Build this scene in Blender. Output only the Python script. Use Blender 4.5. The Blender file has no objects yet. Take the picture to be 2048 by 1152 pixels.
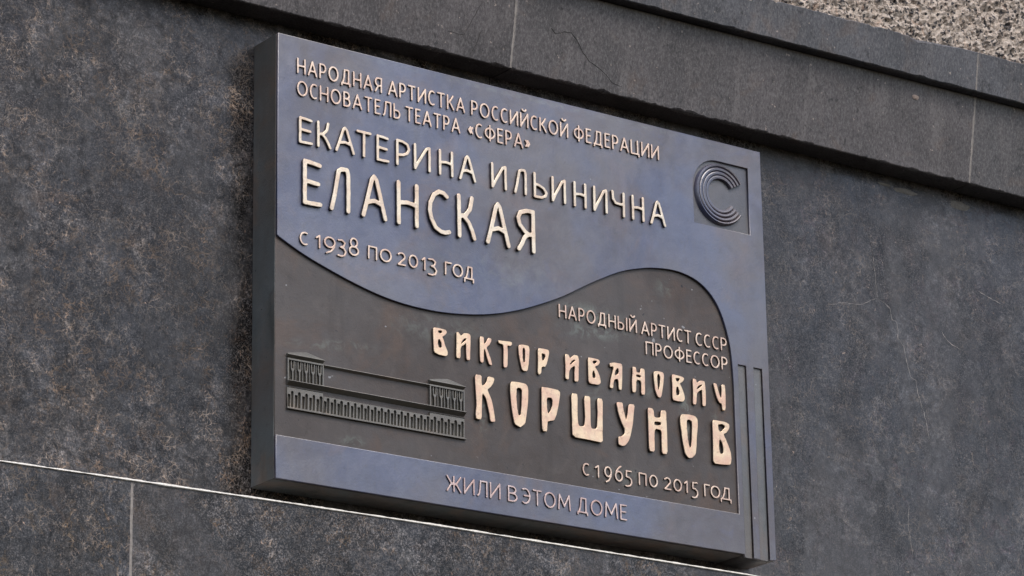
import bpy, math, random
import numpy as np
from mathutils import Matrix, Vector, noise as mnoise

random.seed(7)
S = bpy.context.scene
Z0 = 2.9                                   # height of the plaque's lower edge above the pavement

# ------------------------------------------------------------------ camera
cam_data = bpy.data.cameras.new("camera")
cam_data.sensor_width = 36.0
cam_data.lens = 120.925
cam_data.clip_end = 500
cam_data.clip_start = 0.05
cam = bpy.data.objects.new("camera", cam_data)
S.collection.objects.link(cam)
cam.matrix_world = Matrix([[0.8097185, -0.1690042, -0.5619551, -2.4431948], [-0.5866061, -0.2588775, -0.7673824, -3.8946645], [-0.0157867, 0.95101, -0.3087568, 1.6807572], [0, 0, 0, 1]])
S.camera = cam

# ------------------------------------------------------------------ sky, sun, exposure
SUN_EL, SUN_AZ = math.radians(52), math.radians(6)     # azimuth measured from -Y towards +X
world = bpy.data.worlds.new("World")
S.world = world
world.use_nodes = True
wn = world.node_tree
sky = wn.nodes.new("ShaderNodeTexSky")
sky.sky_type = 'NISHITA'
sky.sun_disc = False
sky.sun_elevation = SUN_EL
sky.sun_rotation = math.radians(180) - SUN_AZ
sky.dust_density = 2.8
sky.air_density = 1.0
sky.ozone_density = 1.0
wn.links.new(sky.outputs[0], wn.nodes["Background"].inputs[0])
wn.nodes["Background"].inputs[1].default_value = 0.12
sd = bpy.data.lights.new("sun", 'SUN')
sd.energy = 0.9
sd.angle = math.radians(25)
sd.color = (1.0, 0.95, 0.88)
sun = bpy.data.objects.new("sun", sd)
S.collection.objects.link(sun)
sdir = Vector((math.sin(SUN_AZ) * math.cos(SUN_EL), -math.cos(SUN_AZ) * math.cos(SUN_EL), math.sin(SUN_EL)))
sun.rotation_euler = sdir.to_track_quat('Z', 'Y').to_euler()
sun.location = sdir * 20
S.view_settings.view_transform = 'Standard'
S.view_settings.look = 'None'
S.view_settings.gamma = 1
S.view_settings.exposure = 0.85

YW = 0.0645      # wall face
YL = 0.0150      # face of the proud lower course
H = 0.6613       # plaque height
W = 0.9          # plaque width
LOOSE = S.collection


# ------------------------------------------------------------------ material helpers
class NT:
    def __init__(self, name):
        self.m = bpy.data.materials.new(name)
        self.m.use_nodes = True
        self.t = self.m.node_tree
        self.b = self.t.nodes["Principled BSDF"]
        self.pos = self.t.nodes.new("ShaderNodeNewGeometry").outputs["Position"]

    def n(self, kind, **kw):
        nd = self.t.nodes.new(kind)
        for k, v in kw.items():
            setattr(nd, k, v)
        return nd

    def put(self, sock, v):
        if isinstance(v, bpy.types.NodeSocket):
            self.t.links.new(v, sock)
        elif isinstance(v, (tuple, list)) and len(v) == 3 and sock.type == 'RGBA':
            sock.default_value = (*v, 1)
        else:
            sock.default_value = v

    def mapped(self, scale=(1, 1, 1), rot=(0, 0, 0), loc=(0, 0, 0), src=None):
        m = self.n("ShaderNodeMapping")
        self.put(m.inputs[0], src or self.pos)
        m.inputs["Scale"].default_value = scale
        m.inputs["Rotation"].default_value = rot
        m.inputs["Location"].default_value = loc
        return m.outputs[0]

    def noise(self, scale, detail=4, rough=0.55, dist=0.0, vec=None, color=False):
        n = self.n("ShaderNodeTexNoise")
        self.put(n.inputs["Vector"], vec or self.pos)
        n.inputs["Scale"].default_value = scale
        n.inputs["Detail"].default_value = detail
        n.inputs["Roughness"].default_value = rough
        n.inputs["Distortion"].default_value = dist
        return n.outputs["Color" if color else "Fac"]

    def voro(self, scale, vec=None, feature='DISTANCE_TO_EDGE', out="Distance", rnd=1.0):
        n = self.n("ShaderNodeTexVoronoi", feature=feature)
        self.put(n.inputs["Vector"], vec or self.pos)
        n.inputs["Scale"].default_value = scale
        n.inputs["Randomness"].default_value = rnd
        return n.outputs[out]

    def ramp(self, v, a, b, lo=0.0, hi=1.0, smooth=True):
        n = self.n("ShaderNodeMapRange")
        n.interpolation_type = 'SMOOTHSTEP' if smooth else 'LINEAR'
        n.clamp = True
        self.put(n.inputs[0], v)
        for i, x in enumerate((a, b, lo, hi)):
            n.inputs[1 + i].default_value = x
        return n.outputs[0]

    def math(self, op, a, b=0.0):
        n = self.n("ShaderNodeMath", operation=op)
        self.put(n.inputs[0], a)
        self.put(n.inputs[1], b)
        return n.outputs[0]

    def mul(self, a, b): return self.math('MULTIPLY', a, b)
    def add(self, a, b): return self.math('ADD', a, b)
    def mx(self, a, b): return self.math('MAXIMUM', a, b)

    def mix(self, f, a, b):
        n = self.n("ShaderNodeMix", data_type='RGBA')
        self.put(n.inputs[0], f)
        self.put(n.inputs[6], a)
        self.put(n.inputs[7], b)
        return n.outputs[2]

    def warp(self, amount, scale, vec=None, detail=3):
        c = self.noise(scale, detail, 0.55, color=True, vec=vec)
        s = self.n("ShaderNodeVectorMath", operation='SUBTRACT')
        self.put(s.inputs[0], c)
        s.inputs[1].default_value = (0.5, 0.5, 0.5)
        k = self.n("ShaderNodeVectorMath", operation='SCALE')
        self.put(k.inputs[0], s.outputs[0])
        k.inputs["Scale"].default_value = amount
        a = self.n("ShaderNodeVectorMath", operation='ADD')
        self.put(a.inputs[0], vec or self.pos)
        self.put(a.inputs[1], k.outputs[0])
        return a.outputs[0]

    def blob(self, x, z, rx, rz, rot=0.0):
        """soft elliptical mask round a place on the facade"""
        v = self.n("ShaderNodeVectorMath", operation='SUBTRACT')
        self.put(v.inputs[0], self.pos)
        v.inputs[1].default_value = (x, 0, Z0 + z)
        m = self.mapped((1, 0, 1), (0, rot, 0), src=v.outputs[0])
        q = self.n("ShaderNodeVectorMath", operation='DIVIDE')
        self.put(q.inputs[0], m)
        q.inputs[1].default_value = (rx, 1, rz)
        l = self.n("ShaderNodeVectorMath", operation='LENGTH')
        self.put(l.inputs[0], q.outputs[0])
        return self.ramp(l.outputs["Value"], 1.0, 0.15)

    def tone(self, c, gamma, gain):
        g = self.n("ShaderNodeGamma")
        self.put(g.inputs[0], c)
        g.inputs[1].default_value = gamma
        m = self.n("ShaderNodeVectorMath", operation='SCALE')
        self.put(m.inputs[0], g.outputs[0])
        m.inputs["Scale"].default_value = gain
        return m.outputs[0]

    def bump(self, h, strength, dist):
        n = self.n("ShaderNodeBump")
        n.inputs["Strength"].default_value = strength
        n.inputs["Distance"].default_value = dist
        self.put(n.inputs["Height"], h)
        self.put(self.b.inputs["Normal"], n.outputs[0])

    def out(self, color=None, rough=None, metal=None, ior=None, coat=None, coat_rough=None):
        if color is not None: self.put(self.b.inputs["Base Color"], color)
        if rough is not None: self.put(self.b.inputs["Roughness"], rough)
        if metal is not None: self.put(self.b.inputs["Metallic"], metal)
        if ior is not None: self.b.inputs["IOR"].default_value = ior
        if coat is not None: self.put(self.b.inputs["Coat Weight"], coat)
        if coat_rough is not None: self.put(self.b.inputs["Coat Roughness"], coat_rough)
        return self.m


def polished_stone(name, contrast=1.0, warm=1.0, grain=1.0, seed=0.0, lift=1.0, ior=1.42, darker=None, gamma=1.55, gain=1.75, crisp=.68):
    """dark polished basalt-like stone, cloudy grey-blue and brown with a crazed net of tan veins"""
    t = NT(name)
    base = t.mapped(loc=(seed, seed * 0.37, seed * 1.7))
    w1 = t.warp(0.06, 12, vec=base)
    tilt = t.mapped((1, 1, .55), (0, .6, 0), src=base)
    big = t.noise(5.0, 5, 0.62, 0.8, vec=tilt)
    mid = t.noise(17, 6, 0.66, 1.4, vec=w1)
    k = lift
    # body colour: umber to slate, then clouds, then near-black clots
    c = t.mix(t.ramp(big, .38, .60), (.026 * k, .022 * k, .019 * k), (.044 * k, .045 * k, .050 * k))
    c = t.mix(t.mul(t.ramp(mid, .50, .68), .80 * contrast), c, (.082 * k, .080 * k, .080 * k))
    c = t.mix(t.mul(t.ramp(t.noise(24, 5, .68, 1.8, vec=base), .49, .34), .95 * contrast), c, (.010, .0085, .009))
    c = t.mix(t.mul(t.ramp(t.noise(10, 4, .6, 1.2, vec=w1), .44, .30), .85 * contrast), c, (.016, .013, .011))
    c = t.mix(t.mul(t.ramp(t.noise(13, 4, .6, .8, vec=t.mapped(loc=(2, 5, 1), src=base)), .55, .68), .40 * contrast * warm), c, (.090, .060, .038))
    cloud = t.noise(3.4, 4, .60, 1.0, vec=t.mapped(loc=(9, 2, 5), src=tilt))
    c = t.mix(t.mul(t.ramp(cloud, .50, .36), .75 * contrast), c, (.014, .0115, .010))
    c = t.mix(t.mul(t.ramp(cloud, .54, .68), .55 * contrast), c, (.088, .088, .094))
    if darker:
        dk = t.mul(t.mx(t.blob(*darker[0]), t.blob(*darker[1])), t.ramp(t.noise(15, 5, .65, 1.3, vec=base), .34, .56))
        c = t.mix(t.mul(dk, .85), c, (.011, .010, .0105))
    # smooth rounded clasts lying in the matrix
    wc = t.warp(.028, 34, vec=base)
    cd = t.voro(21, vec=wc, feature='F1')
    cc = t.voro(21, vec=wc, feature='F1', out="Color")
    bw = t.n("ShaderNodeRGBToBW"); t.put(bw.inputs[0], cc)
    sel = t.mul(t.ramp(cd, .46, .34), t.ramp(bw.outputs[0], .44, .50))
    c = t.mix(t.mul(sel, .75 * contrast), c, t.mix(t.ramp(bw.outputs[0], .56, .62), (.024, .020, .018), (.050 * k, .050 * k, .055 * k)))
    # crazed veins at three sizes, gathered in patches
    e0 = t.voro(11, vec=t.warp(.10, 15, vec=base, detail=5))
    e1 = t.voro(36, vec=t.warp(.026, 30, vec=base, detail=3))
    e2 = t.voro(100, vec=t.warp(.012, 70, vec=base, detail=3))
    e3 = t.voro(62, vec=t.warp(.040, 60, vec=t.mapped((1, 1, .7), (0, .5, 0), loc=(1, 2, 3), src=base), detail=5))
    patch = t.ramp(t.noise(7, 5, .66, 1.0, vec=w1), .42, .62)
    v0 = t.mul(t.ramp(e0, .016, .0), t.ramp(t.noise(9, 3, .6, vec=base), .50, .62))
    v1 = t.mul(t.ramp(e1, .040, .0), t.add(.12, patch))
    v2 = t.mul(t.ramp(e2, .11, .0), patch)
    v3 = t.mul(t.ramp(e3, .05, .0), t.ramp(t.noise(11, 4, .65, 1.0, vec=t.mapped(loc=(7, 1, 4), src=base)), .42, .58))
    vein = t.mul(t.mx(t.mx(t.mx(v1, v2), v0), v3), t.ramp(t.noise(48, 4, .65, .8, vec=base), .40, .58))
    vc = t.mix(t.ramp(t.noise(15, 3, vec=base), .40, .58), (.145, .135, .130), (.185 * warm, .130 * warm, .085))
    c = t.mix(t.mul(vein, .62 * contrast), c, vc)
    # hair-thin paler filaments
    f1 = t.voro(75, vec=t.warp(.018, 50, vec=t.mapped((1.4, 1, .8), (0, .7, 0), src=base), detail=2))
    f2 = t.voro(48, vec=t.warp(.02, 30, vec=t.mapped((.8, 1, 1.3), (0, -.4, 0), loc=(4, 4, 4), src=base), detail=2))
    gate = t.ramp(t.noise(20, 4, .65, .8, vec=base), .50, .62)
    fil = t.mul(t.mx(t.ramp(f1, .035, .0), t.ramp(f2, .030, .0)), gate)
    c = t.mix(t.mul(fil, .70 * contrast), c, (.23, .19, .155))
    # short bright crystals and fine grain
    sp = t.ramp(t.noise(190, 3, .7, 1.2, vec=t.mapped((1, 1, .6), (0, .4, 0), src=base)), .61, .72)
    c = t.mix(t.mul(sp, t.add(.25, t.mul(patch, .65 * grain))), c, (.26, .20, .155))
    rare = t.ramp(t.noise(105, 3, .6, 1.2, vec=base), .70, .75)
    c = t.mix(t.mul(rare, .85), c, (.36, .28, .23))
    g = t.noise(430, 3, .8, vec=base)
    c = t.mix(t.mul(t.ramp(g, .46, .64), .55 * grain), c, (.135 * k, .128 * k, .126 * k))
    c = t.mix(t.mul(t.ramp(g, .46, .34), .45 * grain), c, (.012, .011, .011))
    # cloudy sky reflection put into the colour as a pale, duller veil in smears
    smear = t.noise(6, 5, .62, .6, vec=t.mapped((1, 1, .4), (0, .45, 0), src=base))
    c = t.mix(t.mul(t.ramp(smear, .48, .64), .50), c, (.088, .088, .094))
    c = t.tone(c, gamma, gain)
    # crisp crystalline grain: multiplies the tone at three sizes
    g1 = t.noise(230, 5, .82, .5, vec=t.mapped((1.25, 1, .8), (0, .5, 0), src=base))
    g2 = t.noise(52, 6, .74, 1.0, vec=base)
    g3 = t.noise(120, 5, .78, 1.4, vec=t.mapped((.8, 1, 1.2), (0, -.5, 0), loc=(5, 5, 5), src=base))
    lo, hi = 1 - .80 * crisp, 1 + 1.6 * crisp
    gg = t.mul(t.ramp(g1, .34, .66, lo, hi, False), t.mul(t.ramp(g2, .34, .62, lo, hi, False), t.ramp(g3, .36, .64, 1 - .6 * crisp, 1 + 1.1 * crisp, False)))
    quiet = t.mul(t.ramp(t.noise(8, 4, .6, 1.2, vec=t.mapped(loc=(3, 9, 6), src=base)), .40, .58, .30, 1.0), t.math('SUBTRACT', 1.0, t.mul(sel, .45)))
    gg = t.add(1.0, t.mul(t.add(gg, -1.0), quiet))
    sc_ = t.n("ShaderNodeVectorMath", operation='SCALE')
    t.put(sc_.inputs[0], c); t.put(sc_.inputs["Scale"], gg)
    c = sc_.outputs[0]
    fl = t.mul(t.ramp(t.noise(170, 4, .75, 1.6, vec=t.mapped((1.3, 1, .65), (0, .5, 0), loc=(1, 8, 2), src=base)), .60, .68), t.ramp(t.noise(18, 4, .6, 1.0, vec=base), .44, .60, .15, 1.0))
    c = t.mix(t.mul(fl, .75 * crisp), c, t.mix(t.ramp(t.noise(30, 2, vec=base), .45, .55), (.20, .19, .19), (.23 * (1 + .2 * warm), .17, .12)))
    pit = t.ramp(t.noise(150, 4, .75, 1.8, vec=t.mapped((1.4, 1, .6), (0, .6, 0), loc=(6, 3, 9), src=base)), .40, .33)
    c = t.mix(t.mul(pit, .9 * crisp), c, (.004, .0035, .004))
    t.put(t.b.inputs["Specular IOR Level"], t.mul(t.ramp(g2, .32, .64, .5 - .26 * crisp, .5 + .14 * crisp, False), t.add(t.mul(pit, -.55 * crisp), 1.0)))
    rough = t.add(t.ramp(smear, .35, .7, .17, .40), t.mul(vein, .25))
    t.bump(t.add(t.mul(t.noise(150, 4, .7, vec=base), .35), t.add(t.mul(smear, 3.0), t.mul(vein, -.35))), .35, .0012)
    return t.out(c, rough, 0.0, ior)


def honed_stone(name, col=(.07, .07, .075), seed=0.0, rough=.5):
    """band courses: matt grey stone with vertical wash marks, mottling and scratches"""
    t = NT(name)
    base = t.mapped(loc=(seed, seed, -seed))
    wash = t.noise(26, 4, .65, .6, vec=t.mapped((1, 1, .12), src=base))
    big = t.noise(7, 4, .6, .4, vec=base)
    c = t.mix(t.ramp(big, .32, .68), tuple(x * .72 for x in col), tuple(x * 1.18 for x in col))
    c = t.mix(t.mul(t.ramp(wash, .50, .70), .55), c, (.19, .18, .18))
    c = t.mix(t.mul(t.ramp(t.noise(34, 4, .65, 1.2, vec=base), .42, .28), .7), c, (.024, .022, .024))
    c = t.mix(t.mul(t.ramp(t.noise(16, 3, .5, .5, vec=base), .60, .72), .35), c, (.17, .125, .10))
    g = t.noise(330, 3, .8, vec=t.mapped((1, 1, .5), src=base))
    c = t.mix(t.mul(t.ramp(g, .46, .66), .5), c, (.24, .23, .23))
    c = t.mix(t.mul(t.ramp(g, .46, .34), .5), c, (.025, .023, .024))
    e = t.voro(24, vec=t.warp(.05, 20, vec=base, detail=4))
    sc = t.mul(t.ramp(e, .016, .0), t.ramp(t.noise(13, 2, vec=base), .56, .66))
    c = t.mix(t.mul(sc, .7), c, (.02, .018, .018))
    c = t.mix(t.mul(t.ramp(t.noise(120, 2, .6, vec=base), .70, .76), .8), c, (.42, .36, .32))
    c = t.tone(c, 1.25, 1.16)
    t.bump(t.add(t.noise(180, 5, .7, vec=base), t.mul(big, 2.0)), .4, .0012)
    return t.out(c, t.ramp(wash, .3, .7, rough - .08, rough + .12), 0.0, 1.5)


def rough_granite():
    t = NT("bush_hammered_granite")
    g = t.noise(160, 5, .75, .6)
    f = t.voro(230, feature='F1', out="Color")
    bw = t.n("ShaderNodeRGBToBW"); t.put(bw.inputs[0], f)
    c = t.mix(t.ramp(g, .36, .66), (.20, .165, .135), (.52, .435, .365))
    c = t.mix(t.ramp(bw.outputs[0], .52, .76), c, (.52, .45, .39))
    c = t.mix(t.ramp(bw.outputs[0], .34, .24), c, (.045, .042, .045))
    c = t.mix(t.mul(t.ramp(t.noise(60, 3, .6, .6), .58, .72), .5), c, (.42, .27, .19))
    t.bump(t.add(t.noise(240, 4, .8), t.mul(bw.outputs[0], .6)), .8, .003)
    return t.out(c, .85)


def mortar(name, col):
    t = NT(name)
    c = t.mix(t.ramp(t.noise(160, 4, .7), .35, .7), tuple(x * .72 for x in col), col)
    c = t.mix(t.mul(t.ramp(t.noise(30, 3, .6), .6, .75), .5), c, tuple(x * .5 for x in col))
    t.bump(t.noise(500, 3, .7), .6, .0006)
    return t.out(c, .9)


def bronze_patina(name, col, blue, ior, rough, stains=(), seed=0.0, streak=False):
    """cast bronze under an even artificial patina: brown-black metal with cloudy wax and faint verdigris"""
    t = NT(name)
    base = t.mapped(loc=(seed, 0, seed))
    big = t.noise(6, 4, .55, .5, vec=base)
    mid = t.noise(28, 4, .6, .6, vec=base)
    c = t.mix(t.ramp(t.add(t.mul(big, .4), t.mul(t.noise(2.6, 3, .5, .4, vec=base), .6)), .42, .58), col, blue)
    c = t.mix(t.mul(t.ramp(mid, .5, .75), .35), c, tuple(x * 1.5 + .01 for x in blue))
    c = t.mix(t.mul(t.ramp(t.noise(9, 5, .65, .8, vec=base), .50, .68), .45), c, tuple(x * y for x, y in zip(col, (1.9, 1.4, 1.0))))
    c = t.mix(t.mul(t.ramp(t.noise(45, 5, .7, .8, vec=base), .56, .70), .35), c, tuple(x * .45 for x in col))
    t.put(t.b.inputs["Specular IOR Level"], t.ramp(t.add(t.mul(t.noise(3.2, 4, .6, .5, vec=t.mapped(loc=(8, 1, 2), src=base)), .65), t.mul(t.noise(30, 5, .65, .6, vec=base), .35)), .38, .62, .40, .57))
    if streak:
        s = t.noise(40, 4, .6, .3, vec=t.mapped((1, .3, .07), src=base))
        c = t.mix(t.mul(t.ramp(s, .5, .7), .45), c, (.10, .085, .065))
        c = t.mix(t.mul(t.ramp(s, .45, .3), .5), c, (.03, .045, .037))
    run_ = t.noise(22, 4, .6, .2, vec=t.mapped((1, 1, .16), src=base))
    c = t.mix(t.mul(t.ramp(run_, .54, .72), .30), c, tuple(x * 1.7 for x in col))
    c = t.mix(t.mul(t.ramp(run_, .44, .30), .30), c, tuple(x * .45 for x in col))
    cloudy = t.ramp(t.noise(60, 5, .65, 1.0), .42, .64)
    pale = None
    for (x, z, rx, rz, rot, k) in stains:
        b = t.mul(t.blob(x, z, rx, rz, rot), k)
        pale = b if pale is None else t.mx(pale, b)
    if pale is not None:
        pale = t.mul(t.mul(pale, cloudy), .6)
        c = t.mix(pale, c, (.20, .245, .225))
    pit = t.ramp(t.noise(95, 2, .5), .735, .78)
    c = t.mix(t.mul(pit, .9), c, (.008, .008, .012))
    pl = t.ramp(t.noise(88, 2, .5, vec=t.mapped(loc=(3, 1, 7))), .752, .79)
    c = t.mix(t.mul(pl, .6), c, (.35, .36, .38))
    r = t.add(t.ramp(mid, .3, .7, rough - .05, rough + .07), t.mul(pale, .25) if pale is not None else 0.0)
    t.bump(t.add(t.mul(t.noise(300, 4, .75), .9), t.add(t.mul(t.noise(36, 3, .5), 1.8), t.mul(big, 3.0))), .42, .0010)
    return t.out(c, r, 0.0, ior)


def letter_bronze(name, top, cop, edge_y, seed=0.0, metal=.75, rough=.42):
    """raised lettering: the top is rubbed bright, the flanks keep the dark patina"""
    t = NT(name)
    oc = t.n("ShaderNodeTexCoord").outputs["Object"]
    sx = t.n("ShaderNodeSeparateXYZ"); t.put(sx.inputs[0], oc)
    h = t.add(sx.outputs["Y"], t.mul(t.add(t.noise(400, 3, .6), -.5), edge_y * .9))
    rub = t.mul(t.ramp(h, edge_y * 1.15, edge_y * .50), t.ramp(t.noise(85, 5, .72, .8), .30, .46, .75, 1.0))
    base = t.mapped(loc=(seed, 0, seed))
    a = t.noise(26, 4, .6, .7, vec=base)
    c = t.mix(t.ramp(a, .38, .62), top, cop)
    c = t.mix(t.mul(t.ramp(t.noise(120, 4, .7, .4, vec=base), .58, .70), .55), c, tuple(x * .6 for x in cop))
    c = t.mix(t.mul(t.ramp(t.noise(240, 3, .7), .60, .70), .5), c, tuple(min(1, x * 1.2) for x in top))
    c = t.mix(rub, (.026, .020, .018), c)
    t.put(t.b.inputs["Metallic"], t.mul(rub, metal))
    t.bump(t.add(t.noise(420, 4, .7), t.mul(t.noise(90, 3, .5), 1.5)), .35, .0008)
    return t.out(c, t.ramp(t.noise(70, 3), .3, .7, rough - .06, rough + .1))


M_wall_left = polished_stone("polished_dark_stone_left", 1.0, 1.0, 1.0, 0.0, 1.0, darker=((-.05, .12, .30, .32), (-.02, .45, .14, .35)))
M_wall_right = polished_stone("polished_dark_stone_right", .75, .45, 1.0, 3.3, 1.0, gamma=1.25, gain=1.22, crisp=.36)
M_wall_low_left = polished_stone("polished_dark_stone_low_left", 1.0, 1.2, 1.2, 8.1, .95)
M_wall_low_right = polished_stone("polished_dark_stone_low_right", 1.0, 1.1, 1.7, 5.7, 1.0)
M_band = [honed_stone("honed_band_stone_%s" % w, c, s) for w, c, s in
          (("first", (.100, .090, .092), 1.0), ("second", (.106, .097, .099), 4.0), ("third", (.096, .092, .095), 9.0))]
M_cap = [honed_stone("honed_cap_stone_%s" % w, c, s, .45) for w, c, s in
         (("first", (.104, .105, .116), 2.0), ("second", (.102, .103, .114), 6.0))]
M_granite = rough_granite()
M_white = mortar("white_joint_glint", (.86, .83, .77))
M_grout = mortar("grey_grout", (.31, .285, .265))
M_oldmortar = mortar("old_mortar", (.20, .185, .165))
M_vein = mortar("quartz_vein", (.46, .42, .39))
M_crack = mortar("dark_crack", (.055, .050, .048))
M_chip = mortar("pale_chip", (.34, .27, .23))

STAINS = ((.555, .3335, .10, .022, .0, .75), (.560, .307, .09, .018, .06, .75), (.70, .40, .03, .02, 0, .4),
          (.64, .243, .03, .012, 0, .9), (.735, .20, .018, .06, .1, .8), (.790, .19, .012, .05, 0, .5),
          (.27, .262, .12, .03, .1, .35), (.355, .155, .02, .05, 0, .6), (.13, .073, .03, .012, .1, .6),
          (.10, .208, .12, .012, .1, .45), (.56, .20, .03, .05, 0, .35), (.60, .09, .10, .022, 0, .35),
          (.36, .25, .015, .05, 0, .4), (.66, .23, .04, .015, 0, .4))
STAINS_SHINE_TOP = ((.087, .616, .010, .012, 0, .7), (.262, .355, .045, .022, 0, .8), (.41, .36, .05, .012, 0, .3),
              (.46, .655, .6, .006, 0, .3), (.80, .522, .05, .008, 0, .5), (.38, .37, .2, .05, 0, .2))  # the long thin entry paints the highlight along the top edge; the rest are stains
M_field = bronze_patina("dark_bronze_ground", (.050, .039, .034), (.062, .053, .050), 1.5, .42, STAINS, 1.0)
M_raised = bronze_patina("blue_brown_bronze", (.056, .046, .056), (.038, .050, .112), 2.02, .36, STAINS_SHINE_TOP, 5.0)
M_groove = bronze_patina("groove_bronze", (.085, .075, .068), (.080, .085, .092), 1.85, .40, (), 3.0, True)
M_emblem = bronze_patina("emblem_ground_bronze", (.058, .054, .056), (.052, .056, .080), 1.8, .40, (), 3.0)
M_edge = bronze_patina("bronze_edge", (.140, .108, .088), (.125, .135, .132), 1.6, .5, (), 9.0, True)
M_relief = bronze_patina("bronze_relief", (.100, .090, .074), (.118, .112, .096), 1.8, .42, (), 12.0)
M_small = letter_bronze("rubbed_small_letters", (.72, .57, .46), (.61, .44, .355), .0009, 0, .6, .42)
M_name = letter_bronze("rubbed_name_letters", (.76, .66, .52), (.66, .52, .40), .0014, 3, .6, .42)
M_bold = letter_bronze("rubbed_bold_letters", (.80, .62, .43), (.71, .48, .355), .0016, 6, .6, .42)
M_foot = letter_bronze("rubbed_foot_letters", (.62, .50, .47), (.52, .37, .34), .0008, 9, .6, .42)


# ------------------------------------------------------------------ object helpers
def root(name, loc, label, cat):
    o = bpy.data.objects.new(name, None)
    o.empty_display_size = .1
    o.location = loc
    o["label"] = label
    o["category"] = cat
    LOOSE.objects.link(o)
    return o


def world_loc(o):
    v = Vector((0, 0, 0))
    while o is not None:
        v += o.location
        o = o.parent
    return v


def link(name, me, mat, parent, at):
    """at: the part's own origin in facade coordinates (metres; z from the plaque's lower edge); me is relative to it"""
    o = bpy.data.objects.new(name, me)
    if not me.materials:
        for m in (mat if isinstance(mat, (list, tuple)) else [mat]):
            me.materials.append(m)
    o.parent = parent
    o.location = Vector((at[0], at[1], at[2] + Z0)) - world_loc(parent)
    LOOSE.objects.link(o)
    return o


def mesh(name, verts, faces, smooth=False):
    me = bpy.data.meshes.new(name)
    me.from_pydata([tuple(v) for v in verts], [], faces)
    me.validate()
    me.update()
    if smooth:
        me.polygons.foreach_set("use_smooth", [True] * len(me.polygons))
    return me


def plate(name, loops, y_front, y_back, bevel, mat, parent, bev_res=1):
    """an upright plate: filled outline(s) in x-z with holes, real thickness and a rounded front edge"""
    allp = [p for l in loops for p in l]
    ax = sum(p[0] for p in allp) / len(allp)
    az = min(p[1] for p in allp)
    cu = bpy.data.curves.new(name, 'CURVE')
    cu.dimensions = '2D'
    cu.fill_mode = 'BOTH'
    th = (y_back - y_front)
    cu.extrude = max(th / 2 - bevel, 1e-5)
    cu.bevel_depth = bevel
    cu.offset = -bevel
    cu.bevel_resolution = bev_res
    for l in loops:
        sp = cu.splines.new('POLY')
        sp.points.add(len(l) - 1)
        for i, p in enumerate(l):
            sp.points[i].co = (p[0] - ax, p[1] - az, 0, 1)
        sp.use_cyclic_u = True
    tmp = bpy.data.objects.new("tmp", cu)
    me = bpy.data.meshes.new_from_object(tmp)
    me.name = name
    bpy.data.objects.remove(tmp)
    bpy.data.curves.remove(cu)
    me.materials.clear()
    # curve plane xy -> facade xz, curve z -> -y ; front at local y = 0
    me.transform(Matrix(((1, 0, 0, 0), (0, 0, -1, th / 2), (0, 1, 0, 0), (0, 0, 0, 1))))
    return link(name, me, mat, parent, (ax, y_front, az))


def box(name, x0, x1, y0, y1, z0, z1, mat, parent, b=.0006):
    cx, cz = (x0 + x1) / 2, z0
    v, f = [], []
    for yy, ins in ((y1, 0), (y0 + b, 0), (y0, b)):
        v += [(x0 + ins - cx, yy - y0, z0 + ins - cz), (x1 - ins - cx, yy - y0, z0 + ins - cz),
              (x1 - ins - cx, yy - y0, z1 - ins - cz), (x0 + ins - cx, yy - y0, z1 - ins - cz)]
    for k in (0, 4):
        for i in range(4):
            j = (i + 1) % 4
            f.append((k + j, k + i, k + 4 + i, k + 4 + j))
    f.append((8, 9, 10, 11))
    f.append((3, 2, 1, 0))
    return link(name, mesh(name, v, f), mat, parent, (cx, y0, cz))


def run(name, x0, x1, prof, mat, parent, n=60, smooth=False):
    """a course of stone: prof(x) gives its section as (y, z) points"""
    xs = np.linspace(x0, x1, n + 1)
    v, f = [], []
    cx = (x0 + x1) / 2
    p0 = prof(cx)
    oy, oz = min(p[0] for p in p0), min(p[1] for p in p0)
    k = len(p0)
    for x in xs:
        for (y, z) in prof(x):
            v.append((x - cx, y - oy, z - oz))
    for i in range(n):
        for j in range(k):
            a, b2 = i * k + j, i * k + (j + 1) % k
            f.append((a, b2, b2 + k, a + k))
    f.append(tuple(range(k - 1, -1, -1)))
    f.append(tuple(range(n * k, n * k + k)))
    return link(name, mesh(name, v, f, smooth), mat, parent, (cx, oy, oz))


def ribbon(name, pts, width, y_face, proud, mat, parent, seed=0):
    """a thin lens-shaped strip along a path in the wall plane (vein, crack filling)"""
    rnd = random.Random(seed)
    P = []
    for i in range(len(pts) - 1):
        a, b = pts[i], pts[i + 1]
        m = max(2, int(math.dist(a, b) / .005))
        for q in range(m):
            s = q / m
            P.append((a[0] + (b[0] - a[0]) * s + rnd.uniform(-.0007, .0007), a[1] + (b[1] - a[1]) * s + rnd.uniform(-.0007, .0007)))
    P.append(pts[-1])
    v, f = [], []
    ox, oz = P[0]
    n = len(P)
    for i, p in enumerate(P):
        a, b = P[max(0, i - 1)], P[min(n - 1, i + 1)]
        dx, dz = b[0] - a[0], b[1] - a[1]
        L = math.hypot(dx, dz) or 1
        nx, nz = -dz / L, dx / L
        w = width * 1.7 * (.3 + .7 * abs(math.sin(i * .9 + seed)) * rnd.uniform(.5, 1.1)) * min(1, .3 + i / 3, .3 + (n - 1 - i) / 3) / 2
        for s, y in ((-1, .0004), (0, -proud), (1, .0004)):
            v.append((p[0] + nx * w * s - ox, y, p[1] + nz * w * s - oz))
    for i in range(n - 1):
        for j in (0, 1):
            f.append((i * 3 + j, i * 3 + j + 1, i * 3 + j + 4, i * 3 + j + 3))
    return link(name, mesh(name, v, f), mat, parent, (ox, y_face, oz))


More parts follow.
